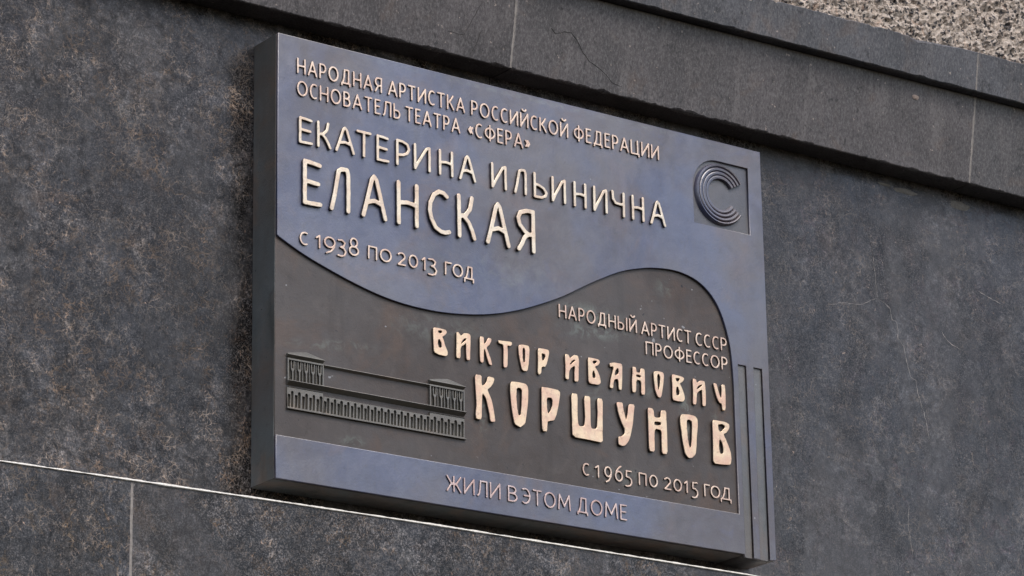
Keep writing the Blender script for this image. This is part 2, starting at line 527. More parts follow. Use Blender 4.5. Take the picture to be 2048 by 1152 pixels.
# ------------------------------------------------------------------ the facade
wall = root("stone_facade", (.45, YW, Z0 - 1.0),
            "dark polished stone wall with projecting grey band courses and rough granite above, behind the plaque", "wall")
XA, XB = -1.5, 2.6


def lin(pts):
    xs, zs = [p[0] for p in pts], [p[1] for p in pts]
    return lambda x: float(np.interp(x, xs, zs))


def wob(x, s, a):
    return a * mnoise.fractal(Vector((x * s, s * 1.3, 4.2)), 1.0, 2.0, 4)


zj = lin([(-.62, -.0352), (-.416, -.0331), (-.2187, -.0308), (.0167, -.0284), (.268, -.0266), (.647, -.0268), (.849, -.0270), (1.78, -.0275)])
z4 = lambda x: .7048 + .0020 * x
z5 = lambda x: .8390 + .0112 * x
z6 = lambda x: .8942 + .0205 * x


def slab_profile(zb, zt, y=YW, edge=.0009):
    def p(x):
        a, b = zb(x), zt(x)
        return [(y + .05, a), (y + edge, a), (y, a + edge), (y, b - edge), (y + edge, b), (y + .05, b)]
    return p


run("wall_slab", XA, .4195, slab_profile(lambda x: -.08, lambda x: .74), M_wall_left, wall)
run("wall_slab", .4210, XB, slab_profile(lambda x: -.08, lambda x: .74), M_wall_right, wall)
run("plinth_slab", XA, -.2190, slab_profile(lambda x: -1.0, lambda x: zj(x) - .0013 + wob(x, 60, .0005), YL, .0006), M_wall_low_left, wall)
run("plinth_slab", -.2160, XB, slab_profile(lambda x: -1.0, lambda x: zj(x) - .0013 + wob(x, 60, .0005), YL, .0006), M_wall_low_right, wall, 320)


def bead(x):
    z = zj(x)
    t = .00175 + wob(x, 45, .0007) + wob(x, 210, .0004)
    return [(YL + .0495, z - t), (YL - .0010, z - t), (YL - .0026, z - t * .45), (YL - .0022, z + t * .3), (YL - .0002, z + t), (YL + .0495, z + t)]


run("mortar_joint", XA, XB, bead, M_white, wall, 760)  # white joint bead; sky glint on the polished arris is painted into its colour
run_v = [(-.2175 + .0006 * mnoise.noise(Vector((0, 0, z * 30)))) for z in np.linspace(-1.0, -.033, 120)]
v, f = [], []
for i, z in enumerate(np.linspace(-1.0, -.0335, 120)):
    w = .0024 + .0007 * mnoise.noise(Vector((3, 0, z * 90)))
    v += [(run_v[i] + .2175 - w, .003, z + 1.0), (run_v[i] + .2175 - w * .8, -.0003, z + 1.0), (run_v[i] + .2175, .0005, z + 1.0), (run_v[i] + .2175 + w * .8, -.0003, z + 1.0), (run_v[i] + .2175 + w, .003, z + 1.0)]
f = [(5 * i + j, 5 * i + j + 1, 5 * i + j + 6, 5 * i + j + 5) for i in range(119) for j in range(4)]
link("mortar_joint", mesh("mortar_joint", v, f), M_grout, wall, (-.2175, YL, -1.0))


# band courses: faces lean outwards towards the top, lower edges chipped
def band_prof(seed):
    def p(x):
        zb, zt = z4(x), z5(x)
        c = .0016 + max(0, wob(x + seed, 38, .0040)) + abs(wob(x + seed, 130, .0012))
        yb = .020
        yt = yb - (zt - zb) * math.tan(math.radians(10.5))
        return [(YW + .05, zb), (yb + c * 1.2, zb), (yb + c * .35 - .0004, zb + c * .5), (yb - c * .2, zb + c), (yt + .0008, zt - .001), (yt + .003, zt + .001), (YW + .05, zt + .001)]
    return p


def skew(o, x_at):
    pass


bj = (.4275, 1.3735)                 # joints of the lower band
bands = ((XA, bj[0] - .0011, 0), (bj[0] + .0011, bj[1] - .0011, 1), (bj[1] + .0011, XB, 2))
for a, b, k in bands:
    run("band_slab", a, b, band_prof(k * 3.1), M_band[k], wall, int((b - a) / .003))


def leaning_joint(x, yb, yt, zb, zt, w0, seed):
    v = []
    rnd = random.Random(seed)
    nn = 46
    for i in range(nn + 1):
        q = i / nn
        z, y = zb + (zt - zb) * q, yb + (yt - yb) * q
        w = w0 * (1 + rnd.uniform(-.25, .35))
        dx = .0008 * mnoise.noise(Vector((x, 1, z * 40)))
        v += [(dx - w, .0012 + y - yb, z - zb), (dx - w * .6, -.0005 + y - yb, z - zb), (dx, .0001 + y - yb, z - zb), (dx + w * .6, -.0005 + y - yb, z - zb), (dx + w, .0012 + y - yb, z - zb)]
    f = [(5 * i + j, 5 * i + j + 1, 5 * i + j + 6, 5 * i + j + 5) for i in range(nn) for j in range(4)]
    link("mortar_joint", mesh("mortar_joint", v, f), M_grout, wall, (x, yb, zb))


for x in bj:
    zb, zt = z4(x) + .002, z5(x)
    leaning_joint(x, .020, .020 - (zt - zb) * math.tan(math.radians(10.5)), zb, zt, .0029, int(x * 100))

YU = -.0250


def cap_prof(seed):
    def p(x):
        zb, zt = z5(x) + .0005, z6(x)
        c = .0014 + max(0, wob(x + seed, 30, .0024)) + abs(wob(x + seed, 120, .0012))
        ct = .0016 + max(0, wob(x + seed + 9, 34, .0050)) + abs(wob(x + seed, 110, .0016)) + .006 * math.exp(-((x - 1.235) / .035) ** 2)
        yt = YU - (zt - zb) * math.tan(math.radians(10))
        return [(YW + .05, zb), (YU + c * 1.4, zb), (YU + c * .4, zb + c * .45), (YU - c * .2, zb + c), (yt + ct * .15, zt - ct), (yt + ct * .6, zt - ct * .35), (yt + ct * 1.4, zt), (YW + .05, zt)]
    return p


cj = (.412, 1.3575)
for a, b, k in ((XA, cj[0] - .0008, 0), (cj[0] + .0008, cj[1] - .0008, 1), (cj[1] + .0008, XB, 0)):
    run("cap_slab", a, b, cap_prof(k * 5.3 + a), M_cap[k], wall, int((b - a) / .003))

zb, zt = z5(cj[1]) + .003, z6(cj[1]) - .003
leaning_joint(cj[1], YU - .0005, YU - (zt - zb) * math.tan(math.radians(10)) - .0002, zb, zt, .0022, 5)

# rough granite course above: hammered face as real relief
gx0, gx1, st = XA, XB, .0042
nx, nz = int((gx1 - gx0) / st), 130
v, f = [], []
for j in range(nz + 1):
    for i in range(nx + 1):
        x = gx0 + i * st
        zb = z6(x) - .012
        z = zb + j * st
        q = Vector((x * 55, 3.1, z * 55))
        hgt = .006 * mnoise.fractal(q, .8, 2.1, 4) + .0045 * mnoise.noise(q * 2.6) + .003 * mnoise.noise(q * .25)
        d = mnoise.voronoi(q * 1.5)[0][0]
        y = -.0290 - hgt + .006 * max(0, .35 - d)
        v.append((x - gx0 + .0012 * mnoise.noise(q * 3), y, z - zb + (zb - z6(gx0) + .012)))
for j in range(nz):
    for i in range(nx):
        a = j * (nx + 1) + i
        f.append((a, a + 1, a + nx + 2, a + nx + 1))
nb = len(v)                          # back face edge ring so the course has thickness
for (i, j) in ((0, 0), (nx, 0), (nx, nz), (0, nz)):
    s = v[j * (nx + 1) + i]
    v.append((s[0], YW + .05, s[2]))
f += [(nb + 3, nb + 2, nb + 1, nb)]
f += [tuple([nb, nb + 1] + [i for i in range(nx, -1, -1)])]
f += [tuple([nb + 2, nb + 3] + [nz * (nx + 1) + i for i in range(nx + 1)])]
f += [tuple([nb + 1, nb + 2] + [j * (nx + 1) + nx for j in range(nz, -1, -1)])]
f += [tuple([nb + 3, nb] + [j * (nx + 1) for j in range(nz + 1)])]
link("granite_block", mesh("granite_block", v, f), M_granite, wall, (gx0, 0, z6(gx0) - .012))

# veins, cracks, mortar smears, the chip in the band
mm = lambda l: [(a / 1000, b / 1000) for a, b in l]
for k, (pts, w, m_) in enumerate((
        ([(1152.6, 688.3), (1158.5, 671.9), (1162.1, 641.9), (1169.9, 612.8), (1181.0, 594.2), (1187.7, 570.4), (1190.4, 547.0)], .0016, M_crack),
        ([(1162.1, 641.9), (1169.9, 612.8), (1181.0, 594.2)], .0010, M_vein),
        ([(1187.7, 570.4), (1190.4, 547.0), (1192.1, 519.2), (1194.8, 488.3)], .0012, M_vein),
        ([(1194.8, 488.3), (1156.8, 469.8), (1124.2, 467.3), (1083.3, 457.0)], .0011, M_vein),
        ([(1194.8, 488.3), (1209.4, 481.2), (1221.3, 474.6), (1223.6, 455.6), (1233.2, 454.7), (1236.2, 438.0), (1234.6, 426.9), (1246.1, 413.8), (1249.3, 399.3), (1255.8, 374.6), (1257.9, 364.3), (1270.0, 359.8), (1271.6, 342.9), (1277.7, 324.7), (1287.4, 294.2), (1292.2, 264.1)], .0017, M_vein),
        ([(1412.9, 542.1), (1435.4, 536.2), (1460.8, 529.5), (1477.9, 525.9)], .0019, M_vein),
        ([(1331.4, 458.4), (1337.7, 448.6), (1344.1, 441.0), (1356.3, 434.4), (1378.5, 429.3)], .0017, M_vein),
        ([(1240, 150), (1236, 110), (1243, 60)], .0012, M_vein))):
    ribbon("stone_vein", mm(pts), w, YW, .0002, m_, wall, k)
for k, (pts, w) in enumerate((([(495.5, 782.4), (504.3, 775.7), (520.1, 782.2), (533.7, 784.3), (544.7, 776.1), (560.0, 758.2), (573.3, 747.5), (591.3, 741.8), (607.0, 733.6), (620.4, 722.9), (638.6, 721.0)], .0007),
                              ([(361.4, 788.0), (348.0, 760.2), (336.9, 738.7), (306.9, 737.9)], .0007),
                              ([(369.5, 753.7), (358.2, 722.6), (349.3, 710.5)], .0006))):
    o = ribbon("stone_crack", mm(pts), w, 0, .0002, M_crack, wall, 20 + k)
    tn = math.tan(math.radians(10.5))
    # the ribbon lies on the leaning band face
    x0, zz0 = pts[0][0] / 1000, pts[0][1] / 1000
    for vv in o.data.vertices:
        z = vv.co.z + zz0
        vv.co.y += .020 - (z - z4(x0)) * tn - .0002


def lump(name, x, z, rx, rz, h, y, mat, seed):
    rnd = random.Random(seed)
    v, f = [(0, -h, 0)], []
    n = 22
    for ring, (s, hh) in enumerate(((.55, .8), (1.0, -.3))):
        for i in range(n):
            a = 2 * math.pi * i / n
            r = s * (1 + (.25 * mnoise.noise(Vector((math.cos(a) * 2, math.sin(a) * 2, seed)))) + rnd.uniform(-.08, .08))
            v.append((math.cos(a) * rx * r, -h * hh, math.sin(a) * rz * r))
    for i in range(n):
        j = (i + 1) % n
        f += [(0, 1 + i, 1 + j), (1 + i, 1 + n + i, 1 + n + j, 1 + j)]
    return link(name, mesh(name, v, f), mat, wall, (x, y, z))


lump("mortar_patch", 1.269, .6865, .030, .0055, .0012, YW, M_oldmortar, 3)
lump("mortar_patch", 1.392, .6850, .026, .0085, .0014, YW, M_oldmortar, 5)
lump("mortar_patch", 1.222, .6900, .016, .0030, .0010, YW, M_oldmortar, 8)
lump("stone_chip", 1.2414, .8275, .0075, .0045, .0010, .020 - (.8275 - z4(1.24)) * math.tan(math.radians(10.5)), M_chip, 2)

# ------------------------------------------------------------------ the plaque
plaque = root("memorial_plaque", (.45, YW, Z0),
              "bronze memorial plaque with raised Cyrillic lettering and arcade relief, fixed to the dark stone wall",
              "memorial plaque")
DR = .0040     # depth of the sunk fields
dip = -.0045


def body_outline():
    return [(0, H), (W, H), (W, -.002), (.8885, dip + .001), (.8865, dip), (.838, dip), (.8375, 0), (0, 0)]


plate("cast_body", [body_outline()], DR, YW - .0006, .0009, [M_field], plaque)
# flanks carry their own paler, streaked patina: a thin shell round the body
for nm, xx0, xx1 in (("side_face", -.0006, .0001),):
    box(nm, xx0, xx1, DR + .001, YW - .0008, .0006, H - .0006, M_edge, plaque, .0001)
box("bottom_face", .0006, .8372, DR + .001, YW - .0008, -.0006, .0001, M_edge, plaque, .0001)


def smooth_open(pts, it=2):
    for _ in range(it):
        q = [pts[0]]
        for a, b in zip(pts[:-1], pts[1:]):
            q += [(a[0] * .75 + b[0] * .25, a[1] * .75 + b[1] * .25), (a[0] * .25 + b[0] * .75, a[1] * .25 + b[1] * .75)]
        q.append(pts[-1])
        pts = q
    return pts


def smooth_closed(pts, it=1, cut=.17):
    for _ in range(it):
        q = []
        for i, a in enumerate(pts):
            b = pts[(i + 1) % len(pts)]
            q += [(a[0] * (1 - cut) + b[0] * cut, a[1] * (1 - cut) + b[1] * cut), (a[0] * cut + b[0] * (1 - cut), a[1] * cut + b[1] * (1 - cut))]
        pts = q
    return pts


wave = smooth_open(mm([(0, 354.6), (5.0, 350.9), (44.2, 332.9), (80.5, 320.4), (115.5, 309.5), (157.1, 298.2), (200.2, 290.4), (243.7, 287.4), (290.3, 288.0),
                       (345.2, 294.8), (385.0, 303.7), (422.8, 315.7), (449.6, 326.5), (499.1, 348.4), (535, 369.5), (570.2, 389.1), (613.2, 410.5), (645, 420.5),
                       (675, 427.6), (716.0, 431.7), (750, 427.5), (777.3, 415.5), (798.7, 395.1), (812, 370), (820.5, 343.4), (825.4, 320), (827.3, 295), (828.4, 270)]), 2)
field_edge = [(0, .0625), (.8296, .0620)] + wave[::-1]
gz = .3003
outer = [(0, H), (W, H), (W, -.002), (.8870, dip + .001), (.8860, gz), (.8695, gz), (.8685, dip), (.8552, dip), (.8540, gz), (.8385, gz), (.8395, dip), (.8370, dip), (.8368, 0), (0, 0)]
outer = outer + field_edge
ca = [(.811 + .050 * math.cos(a), .578 + .050 * math.sin(a)) for a in np.linspace(math.pi, math.pi / 2, 14)]
logo_hole = [(.761, .5178)] + ca + [(.8728, .6282), (.8730, .5178)]
plate("raised_border", [outer, logo_hole], 0.0, DR + .0002, .0009, M_raised, plaque, 2)

plate("emblem_ground", [[(.7605, .5175), (.8733, .5175), (.8733, .6284)] + [(x, z) for x, z in ca[::-1]]], DR - .0003, DR + .0003, .0001, M_emblem, plaque, 0)

for gx0, gx1 in ((.8388, .8548), (.8690, .8864)):
    box("groove_ground", gx0, gx1, DR - .0010, DR + .0003, dip + .0004, .3000, M_groove, plaque, .0001)

# emblem: a broken ring of four concentric ridges
emblem = bpy.data.objects.new("emblem", None)
emblem.parent = plaque
emblem.location = Vector((.816, DR, .5735 + Z0)) - world_loc(plaque)
emblem.empty_display_size = .02
LOOSE.objects.link(emblem)
edges = [.0245, .0310, .0375, .0440, .0495]
for k in range(4):
    r0, r1 = edges[k], edges[k + 1]
    v, f = [], []
    N = 90
    a0, a1 = math.radians(33 - k * .8), math.radians(360 - 36)
    sec = [(r0, .0015), (r0 + .0004, -.0040), (r0 + .0016, -.0052 - .0003 * k), (r1 - .0022, -.0056 - .0003 * k), (r1 - .0006, -.0048), (r1 - (0 if k < 3 else -.0010), .0015)]
    ks = len(sec)
    for i in range(N + 1):
        a = a0 + (a1 - a0) * i / N
        g = min(1.0, abs(a - math.pi) / 1.9) ** 1.3        # grooves die out on the back of the ring
        for q, (r, y) in enumerate(sec):
            if q in (1, 4) and not (k == 0 and q == 1) and not (k == 3 and q == 4):
                y = y * g + (-.0056) * (1 - g)
            if q == 5 and k == 3:
                r += .0016 * (1 - g)
            v.append((math.cos(a) * r, y, math.sin(a) * r * 1.01))
    for i in range(N):
        for j in range(ks - 1):
            f.append((i * ks + j, i * ks + j + 1, (i + 1) * ks + j + 1, (i + 1) * ks + j))
    f += [tuple(range(ks - 1, -1, -1)), tuple(range(N * ks, N * ks + ks))]
    link("ring_ridge", mesh("ring_ridge", v, f), M_raised, emblem, (.816, DR, .5735))

# ------------------------------------------------------------------ building relief
yF = DR                                         # sunk field face
rel = bpy.data.objects.new("building_relief", None)
rel.parent = plaque
rel.location = Vector((.17, yF, .1045 + Z0)) - world_loc(plaque)
rel.empty_display_size = .02
LOOSE.objects.link(rel)


def rbox(name, x0, x1, z0, z1, h, mat=None, b=.0003):
    return box(name, x0, x1, yF - h, yF + .0006, z0, z1, mat or M_relief, rel, b)


def slot(x, w, z0, z1, arch):
    if not arch:
        return [(x - w / 2, z0), (x + w / 2, z0), (x + w / 2, z1), (x - w / 2, z1)]
    r = w / 2
    return [(x - r, z0), (x + r, z0)] + [(x + r * math.cos(a), z1 - r + r * math.sin(a)) for a in np.linspace(0, math.pi, 7)]


# arcade: pierced panel, tall arches alternating with short square-topped slots
def arcade(x0, x1, n, ztop, zarch, zslot):
    pitch = (x1 - x0) / n
    holes = []
    for i in range(n):
        xa = x0 + pitch * (i + .70)
        rj = random.uniform
        xa += pitch * rj(-.03, .03)
        holes.append(slot(xa, pitch * .36 * rj(.9, 1.12), .1062, zarch + rj(-.0004, .0004), True))
        xs = x0 + pitch * (i + .24)
        holes.append(slot(xs, pitch * .34, .1062, zslot, False))
    o = [(x0, .1045), (x1, .1045), (x1, ztop), (x0, ztop)]
    return plate("arcade", [o] + holes, yF - .0030, yF + .0004, .0003, M_relief, rel, 0)


M_slot_ground = bronze_patina("dark_slot_ground", (.020, .018, .014), (.030, .030, .024), 1.45, .6, (), 2.0)  # darker bronze for the ground plates inside slots and openings
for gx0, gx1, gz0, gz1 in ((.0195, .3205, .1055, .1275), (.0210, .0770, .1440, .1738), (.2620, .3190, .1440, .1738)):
    box("relief_ground", gx0, gx1, yF - .0004, yF + .0005, gz0, gz1, M_slot_ground, rel, .0001)
arcade(.0190, .0785, 5, .1345, .1292, .1240)
arcade(.0790, .2600, 16, .1296, .1278, .1228)
arcade(.2605, .3210, 5, .1345, .1292, .1240)
rbox("base_line", .0185, .3235, .1030, .1050, .0042)
# long ledge over the arcade, roof edge between the wings
def wedge(name, x0, x1, z0, z1, h):
    return run(name, x0, x1, lambda x: [(yF + .0004, z0), (yF - .0006, z0), (yF - h, z1 - .0011), (yF - h * .96, z1 - .0003), (yF + .0004, z1)], M_relief, rel, 2)


wedge("ledge", .0190, .3215, .1378, .1437, .0085)
wedge("roof_edge", .0790, .2600, .1724, .1758, .0055)
rbox("frieze", .0190, .0785, .1345, .1352, .0040)
rbox("frieze", .2605, .3210, .1345, .1352, .0040)
for x0, x1 in ((.0188, .0790), (.2600, .3212)):
    rbox("wing_post", x0, x0 + .0022, .1437, .1765, .0040)
    rbox("wing_post", x1 - .0022, x1, .1437, .1765, .0040)
    rbox("wing_lintel", x0, x1, .1738, .1765, .0042)
    wedge("wing_cornice", x0 - .0004, x1 + .0004, .1783, .1824, .0062)
    xm = (x0 + x1) / 2
    plate("pediment", [[(x0, .1822), (x1, .1822), (x1, .1834), (xm + .001, .1894), (x0, .1838)]], yF - .0035, yF + .0004, .0004, M_relief, rel, 0)
    n = 5
    p = (x1 - x0 - .004) / n
    for i in range(n):
        xc = x0 + .002 + p * (i + .62)
        # tuning-fork column: shaft, cup and two tines
        o = [(xc - .0011, .1436), (xc + .0011, .1436), (xc + .0011, .1580), (xc + .0030, .1612), (xc + .0030, .1745), (xc + .0016, .1745),
             (xc + .0016, .1625), (xc - .0016, .1625), (xc - .0016, .1745), (xc - .0030, .1745), (xc - .0030, .1612), (xc - .0011, .1580)]
        plate("forked_column", [o], yF - .0032, yF + .0004, .0003, M_relief, rel, 0)
        if i < n - 1 or True:
            rbox("mullion", xc + p * .44, xc + p * .44 + .0012, .1436, .1740, .0026)

# ------------------------------------------------------------------ lettering
CONTOURS = [[[(339.5,203.5),(350.9,204.2),(351.0,191.8),(351.8,188.6),(356.2,190.5),(360.2,196.2),(362.3,204.0),(372.5,203.8),(373.9,201.4),(371.0,193.8),(366.7,188.4),(361.4,184.0),(363.7,178.4),(367.8,170.8),(371.1,159.5),(374.2,141.1),(374.4,137.0),(365.8,136.3),(364.6,146.7),(362.0,158.1),(358.7,169.4),(353.9,175.7),(351.5,174.7),(350.9,162.3),(350.1,136.8),(340.8,136.6),(339.5,142.9),(341.6,160.8),(340.1,184.1)]],[[(402.7,200.0),(404.8,203.0),(414.0,204.2),(429.6,203.7),(433.8,200.8),(435.1,193.3),(433.9,174.0),(430.7,154.5),(428.3,142.9),(420.4,136.1),(416.9,136.1),(409.2,139.4),(406.0,153.1),(403.5,170.5),(402.2,188.1)],[(413.8,193.5),(416.7,195.4),(421.6,195.3),(423.7,191.5),(422.6,172.3),(420.8,155.4),(418.7,153.6),(415.9,154.6),(414.0,166.2),(412.9,180.2)]],[[(459.2,203.7),(465.2,204.0),(488.1,204.1),(493.1,201.3),(492.9,195.2),(489.6,177.9),(485.0,162.9),(481.2,155.7),(475.5,154.0),(470.4,152.9),(469.0,150.9),(467.9,136.7),(459.4,136.1),(458.8,161.2),(459.3,185.2)],[(468.4,188.4),(476.3,189.6),(479.4,185.9),(478.1,176.2),(472.9,166.4),(470.0,164.7),(468.7,172.3)]],[[(514.3,202.2),(524.5,203.8),(525.4,195.5),(524.5,171.4),(525.8,155.4),(529.3,154.1),(537.3,155.3),(539.0,173.6),(537.9,202.3),(548.9,203.5),(549.1,187.2),(548.7,157.1),(550.6,153.7),(560.6,155.2),(562.4,177.2),(562.0,202.5),(572.2,202.9),(571.8,178.6),(570.7,154.4),(570.9,134.6),(548.4,135.4),(514.4,135.7),(514.6,157.9),(514.2,181.8)]],[[(598.6,202.4),(610.0,203.2),(611.1,193.4),(613.7,182.9),(616.0,175.8),(619.1,187.4),(621.4,202.9),(632.9,203.5),(630.1,186.7),(628.1,171.8),(623.9,155.4),(619.1,143.8),(612.2,136.5),(605.6,135.2),(600.1,137.3),(600.1,148.8),(606.1,150.1),(612.1,155.4),(613.1,161.6),(608.2,170.0),(603.3,180.1),(600.0,191.7)]],[[(657.9,202.5),(665.7,203.1),(668.8,200.0),(669.4,190.3),(674.1,189.5),(681.7,190.7),(682.8,202.4),(692.6,203.4),(692.8,187.7),(693.4,163.4),(693.1,135.4),(682.6,134.4),(682.6,155.7),(682.4,171.5),(669.7,171.4),(668.6,153.6),(668.4,135.4),(658.0,135.1),(658.0,164.2),(658.0,188.5)],[(669.4,182.3),(675.4,183.4),(682.1,183.4),(682.0,179.3),(675.2,177.5),(669.5,177.6)]],[[(719.5,196.7),(722.7,202.2),(734.9,204.3),(748.6,203.7),(753.3,199.5),(753.8,190.9),(751.1,172.1),(749.2,153.4),(747.6,143.4),(739.7,136.1),(733.6,135.2),(727.1,141.6),(723.9,155.8),(721.6,173.8),(719.8,185.7)],[(732.2,193.8),(736.4,196.3),(741.8,194.0),(742.6,186.8),(740.9,164.4),(738.9,153.1),(737.0,151.6),(734.8,156.2),(732.8,169.3),(732.2,182.7)]],[[(782.9,202.8),(791.3,203.4),(809.8,203.2),(815.8,200.4),(815.5,194.1),(810.6,187.2),(803.5,183.0),(808.5,174.5),(814.1,163.0),(817.1,154.8),(817.6,145.0),(815.7,136.5),(800.5,134.5),(781.4,134.2),(782.5,158.3),(782.8,183.0)],[(793.4,196.9),(801.9,198.9),(806.7,197.1),(806.3,193.3),(799.8,187.4),(796.7,185.7),(793.8,189.6)],[(794.6,172.4),(796.9,173.8),(800.6,169.0),(802.5,161.3),(802.2,153.8),(799.8,151.3),(795.2,151.6),(793.8,162.5)]],[[(266.7,262.6),(276.7,263.6),(288.4,262.9),(291.1,259.4),(287.5,254.1),(282.8,251.3),(285.1,246.4),(288.1,237.5),(291.9,230.2),(291.8,224.8),(287.9,222.6),(276.3,222.9),(267.5,226.1),(267.2,239.4),(266.5,252.6)],[(275.1,259.4),(282.1,260.5),(282.4,257.3),(278.2,255.6),(275.6,256.8)],[(275.5,246.1),(278.1,246.5),(281.1,241.7),(281.5,234.4),(276.4,233.6),(274.5,240.6)]],[[(307.8,262.2),(311.0,263.4),(314.8,258.7),(317.2,259.1),(321.1,263.1),(328.2,264.1),(332.9,262.4),(332.7,250.3),(331.7,236.8),(331.5,223.4),(325.3,223.0),(324.7,235.6),(324.9,249.0),(320.9,245.0),(315.8,241.5),(314.5,236.6),(314.4,223.9),(306.9,223.3),(307.5,239.5)],[(315.4,246.8),(318.6,252.0),(322.6,255.6),(325.4,255.6),(324.1,252.7),(320.2,249.6),(317.0,246.8)]],[[(349.4,263.2),(356.5,263.7),(356.8,253.0),(359.6,254.8),(362.8,260.8),(365.2,263.6),(370.3,262.7),(369.6,257.9),(365.8,251.9),(361.0,247.7),(364.1,242.2),(367.9,233.4),(371.2,222.5),(366.1,222.4),(362.3,231.1),(359.3,241.4),(357.0,245.7),(356.2,240.8),(355.4,223.3),(349.6,223.7),(349.1,239.7)]],[[(382.3,262.7),(390.6,263.4),(406.6,264.1),(407.3,260.1),(404.0,256.9),(398.5,257.3),(399.6,248.0),(398.6,224.3),(393.0,222.0),(391.2,225.1),(391.9,246.8),(391.3,257.5),(383.4,258.1)]],[[(419.0,261.4),(426.6,263.6),(437.0,263.5),(439.0,260.0),(438.2,246.3),(436.7,232.5),(434.6,224.1),(428.1,222.8),(424.2,225.8),(422.0,235.5),(419.8,246.0)],[(426.4,257.2),(428.9,259.0),(431.2,256.0),(431.0,245.1),(430.3,236.9),(427.6,236.5),(426.1,243.0)]],[[(454.4,262.6),(464.4,263.5),(474.1,263.1),(475.3,259.2),(473.0,249.3),(469.5,239.2),(467.0,235.4),(462.1,235.3),(460.5,232.3),(460.0,225.5),(456.2,221.5),(453.5,224.4),(454.6,243.6)],[(461.0,255.5),(466.7,255.8),(468.2,251.9),(464.8,245.3),(461.6,245.4)]],[[(504.5,261.9),(510.9,262.2),(513.5,256.5),(520.9,263.1),(528.2,263.2),(530.3,256.3),(529.3,239.5),(528.3,222.7),(520.7,222.2),(521.4,233.6),(522.3,246.6),(515.4,242.0),(511.7,236.6),(510.8,222.9),(504.1,223.3),(505.0,243.1)],[(512.8,247.1),(516.4,252.8),(521.6,256.1),(523.4,254.8),(519.3,251.1),(514.5,246.9)]],[[(547.3,263.6),(554.6,264.1),(567.4,263.6),(570.1,259.8),(565.3,253.6),(559.7,251.2),(565.0,245.2),(569.3,235.3),(570.4,227.9),(566.2,223.9),(555.3,223.2),(547.1,224.2),(547.2,246.9)],[(555.4,259.2),(561.9,261.2),(564.0,259.5),(560.2,255.9),(556.2,255.7)],[(555.9,243.8),(557.7,244.4),(560.3,238.4),(560.1,233.8),(555.2,233.0),(554.3,238.9)]],[[(587.9,261.2),(595.0,263.5),(610.7,264.1),(611.9,259.0),(610.9,242.0),(609.4,222.7),(603.9,222.6),(603.7,236.3),(601.2,238.9),(596.0,236.9),(594.0,231.7),(593.4,222.4),(586.7,222.9),(589.6,238.6),(594.7,253.1),(594.4,256.9),(588.3,255.9)],[(597.9,250.3),(601.2,254.9),(604.0,256.1),(604.7,249.4),(602.2,245.5),(596.6,244.0)]],[[(631.1,262.9),(637.6,263.2),(638.3,255.6),(645.7,255.3),(646.9,263.1),(654.4,262.8),(654.2,245.9),(653.9,222.1),(646.4,221.7),(647.2,243.2),(637.9,243.3),(636.6,223.2),(629.7,222.1),(629.8,242.0),(631.3,252.9)],[(638.0,251.6),(642.5,252.0),(646.5,251.1),(646.4,248.0),(642.0,248.2),(638.0,248.2)]],[[(671.6,261.8),(680.7,264.0),(690.1,263.2),(691.4,258.0),(689.3,242.3),(685.9,226.4),(682.9,222.1),(678.2,222.9),(673.9,232.2),(672.1,245.7)],[(678.6,257.5),(681.5,259.5),(684.1,255.3),(682.7,241.2),(679.9,233.1),(678.8,237.5),(677.9,249.7)]],[[(706.7,263.1),(714.5,263.5),(726.6,262.6),(730.8,260.2),(727.9,254.7),(721.6,251.3),(724.5,246.8),(729.4,236.5),(731.0,228.1),(727.3,222.6),(716.0,222.0),(706.6,222.4),(707.0,245.2)],[(713.6,258.0),(720.4,259.1),(722.2,257.5),(718.7,253.3),(714.9,253.9)],[(715.0,244.0),(717.6,245.1),(720.4,238.7),(720.1,232.5),(714.8,231.1),(713.5,236.4)]],[[(747.2,262.8),(753.3,263.2),(755.1,257.2),(761.7,262.0),(769.4,262.6),(771.5,258.6),(771.9,243.2),(771.5,222.7),(764.9,222.0),(765.0,238.4),(764.9,248.0),(758.7,244.5),(754.4,240.4),(752.7,222.2),(746.0,221.8),(747.4,241.8)],[(754.4,247.8),(757.5,252.7),(764.8,256.3),(765.7,254.8),(760.0,250.2),(755.3,247.2)]],[[(787.8,262.1),(793.9,262.2),(795.9,254.4),(799.3,245.0),(802.5,239.3),(804.0,253.2),(803.5,262.5),(810.6,263.0),(811.1,249.4),(810.3,221.9),(803.7,221.5),(803.3,231.3),(798.0,233.0),(793.0,241.5),(789.7,253.4)]]]



def letter_plate(loops, h, face, bevel, mat):
    return plate("letter", loops, face - h, face + .0006, bevel, mat, plaque, 1)


def jitter(loop, amt, seed):
    return [(x + amt * mnoise.noise(Vector((x * 400, z * 400, seed))), z + amt * mnoise.noise(Vector((x * 400, z * 400, seed + 50)))) for x, z in loop]


for k, loops in enumerate(CONTOURS):
    L = [jitter(smooth_closed(mm(l), 1 if i == 0 else 2), .0004, k) for i, l in enumerate(loops)]
    letter_plate(L, .0050 if k < 8 else .0042, DR, .0005, M_bold)


def ell(cx, cy, rx, ry, a0, a1, n=16):
    return [(cx + rx * math.cos(math.radians(a0 + (a1 - a0) * i / n)), cy + ry * math.sin(math.radians(a0 + (a1 - a0) * i / n))) for i in range(n + 1)]


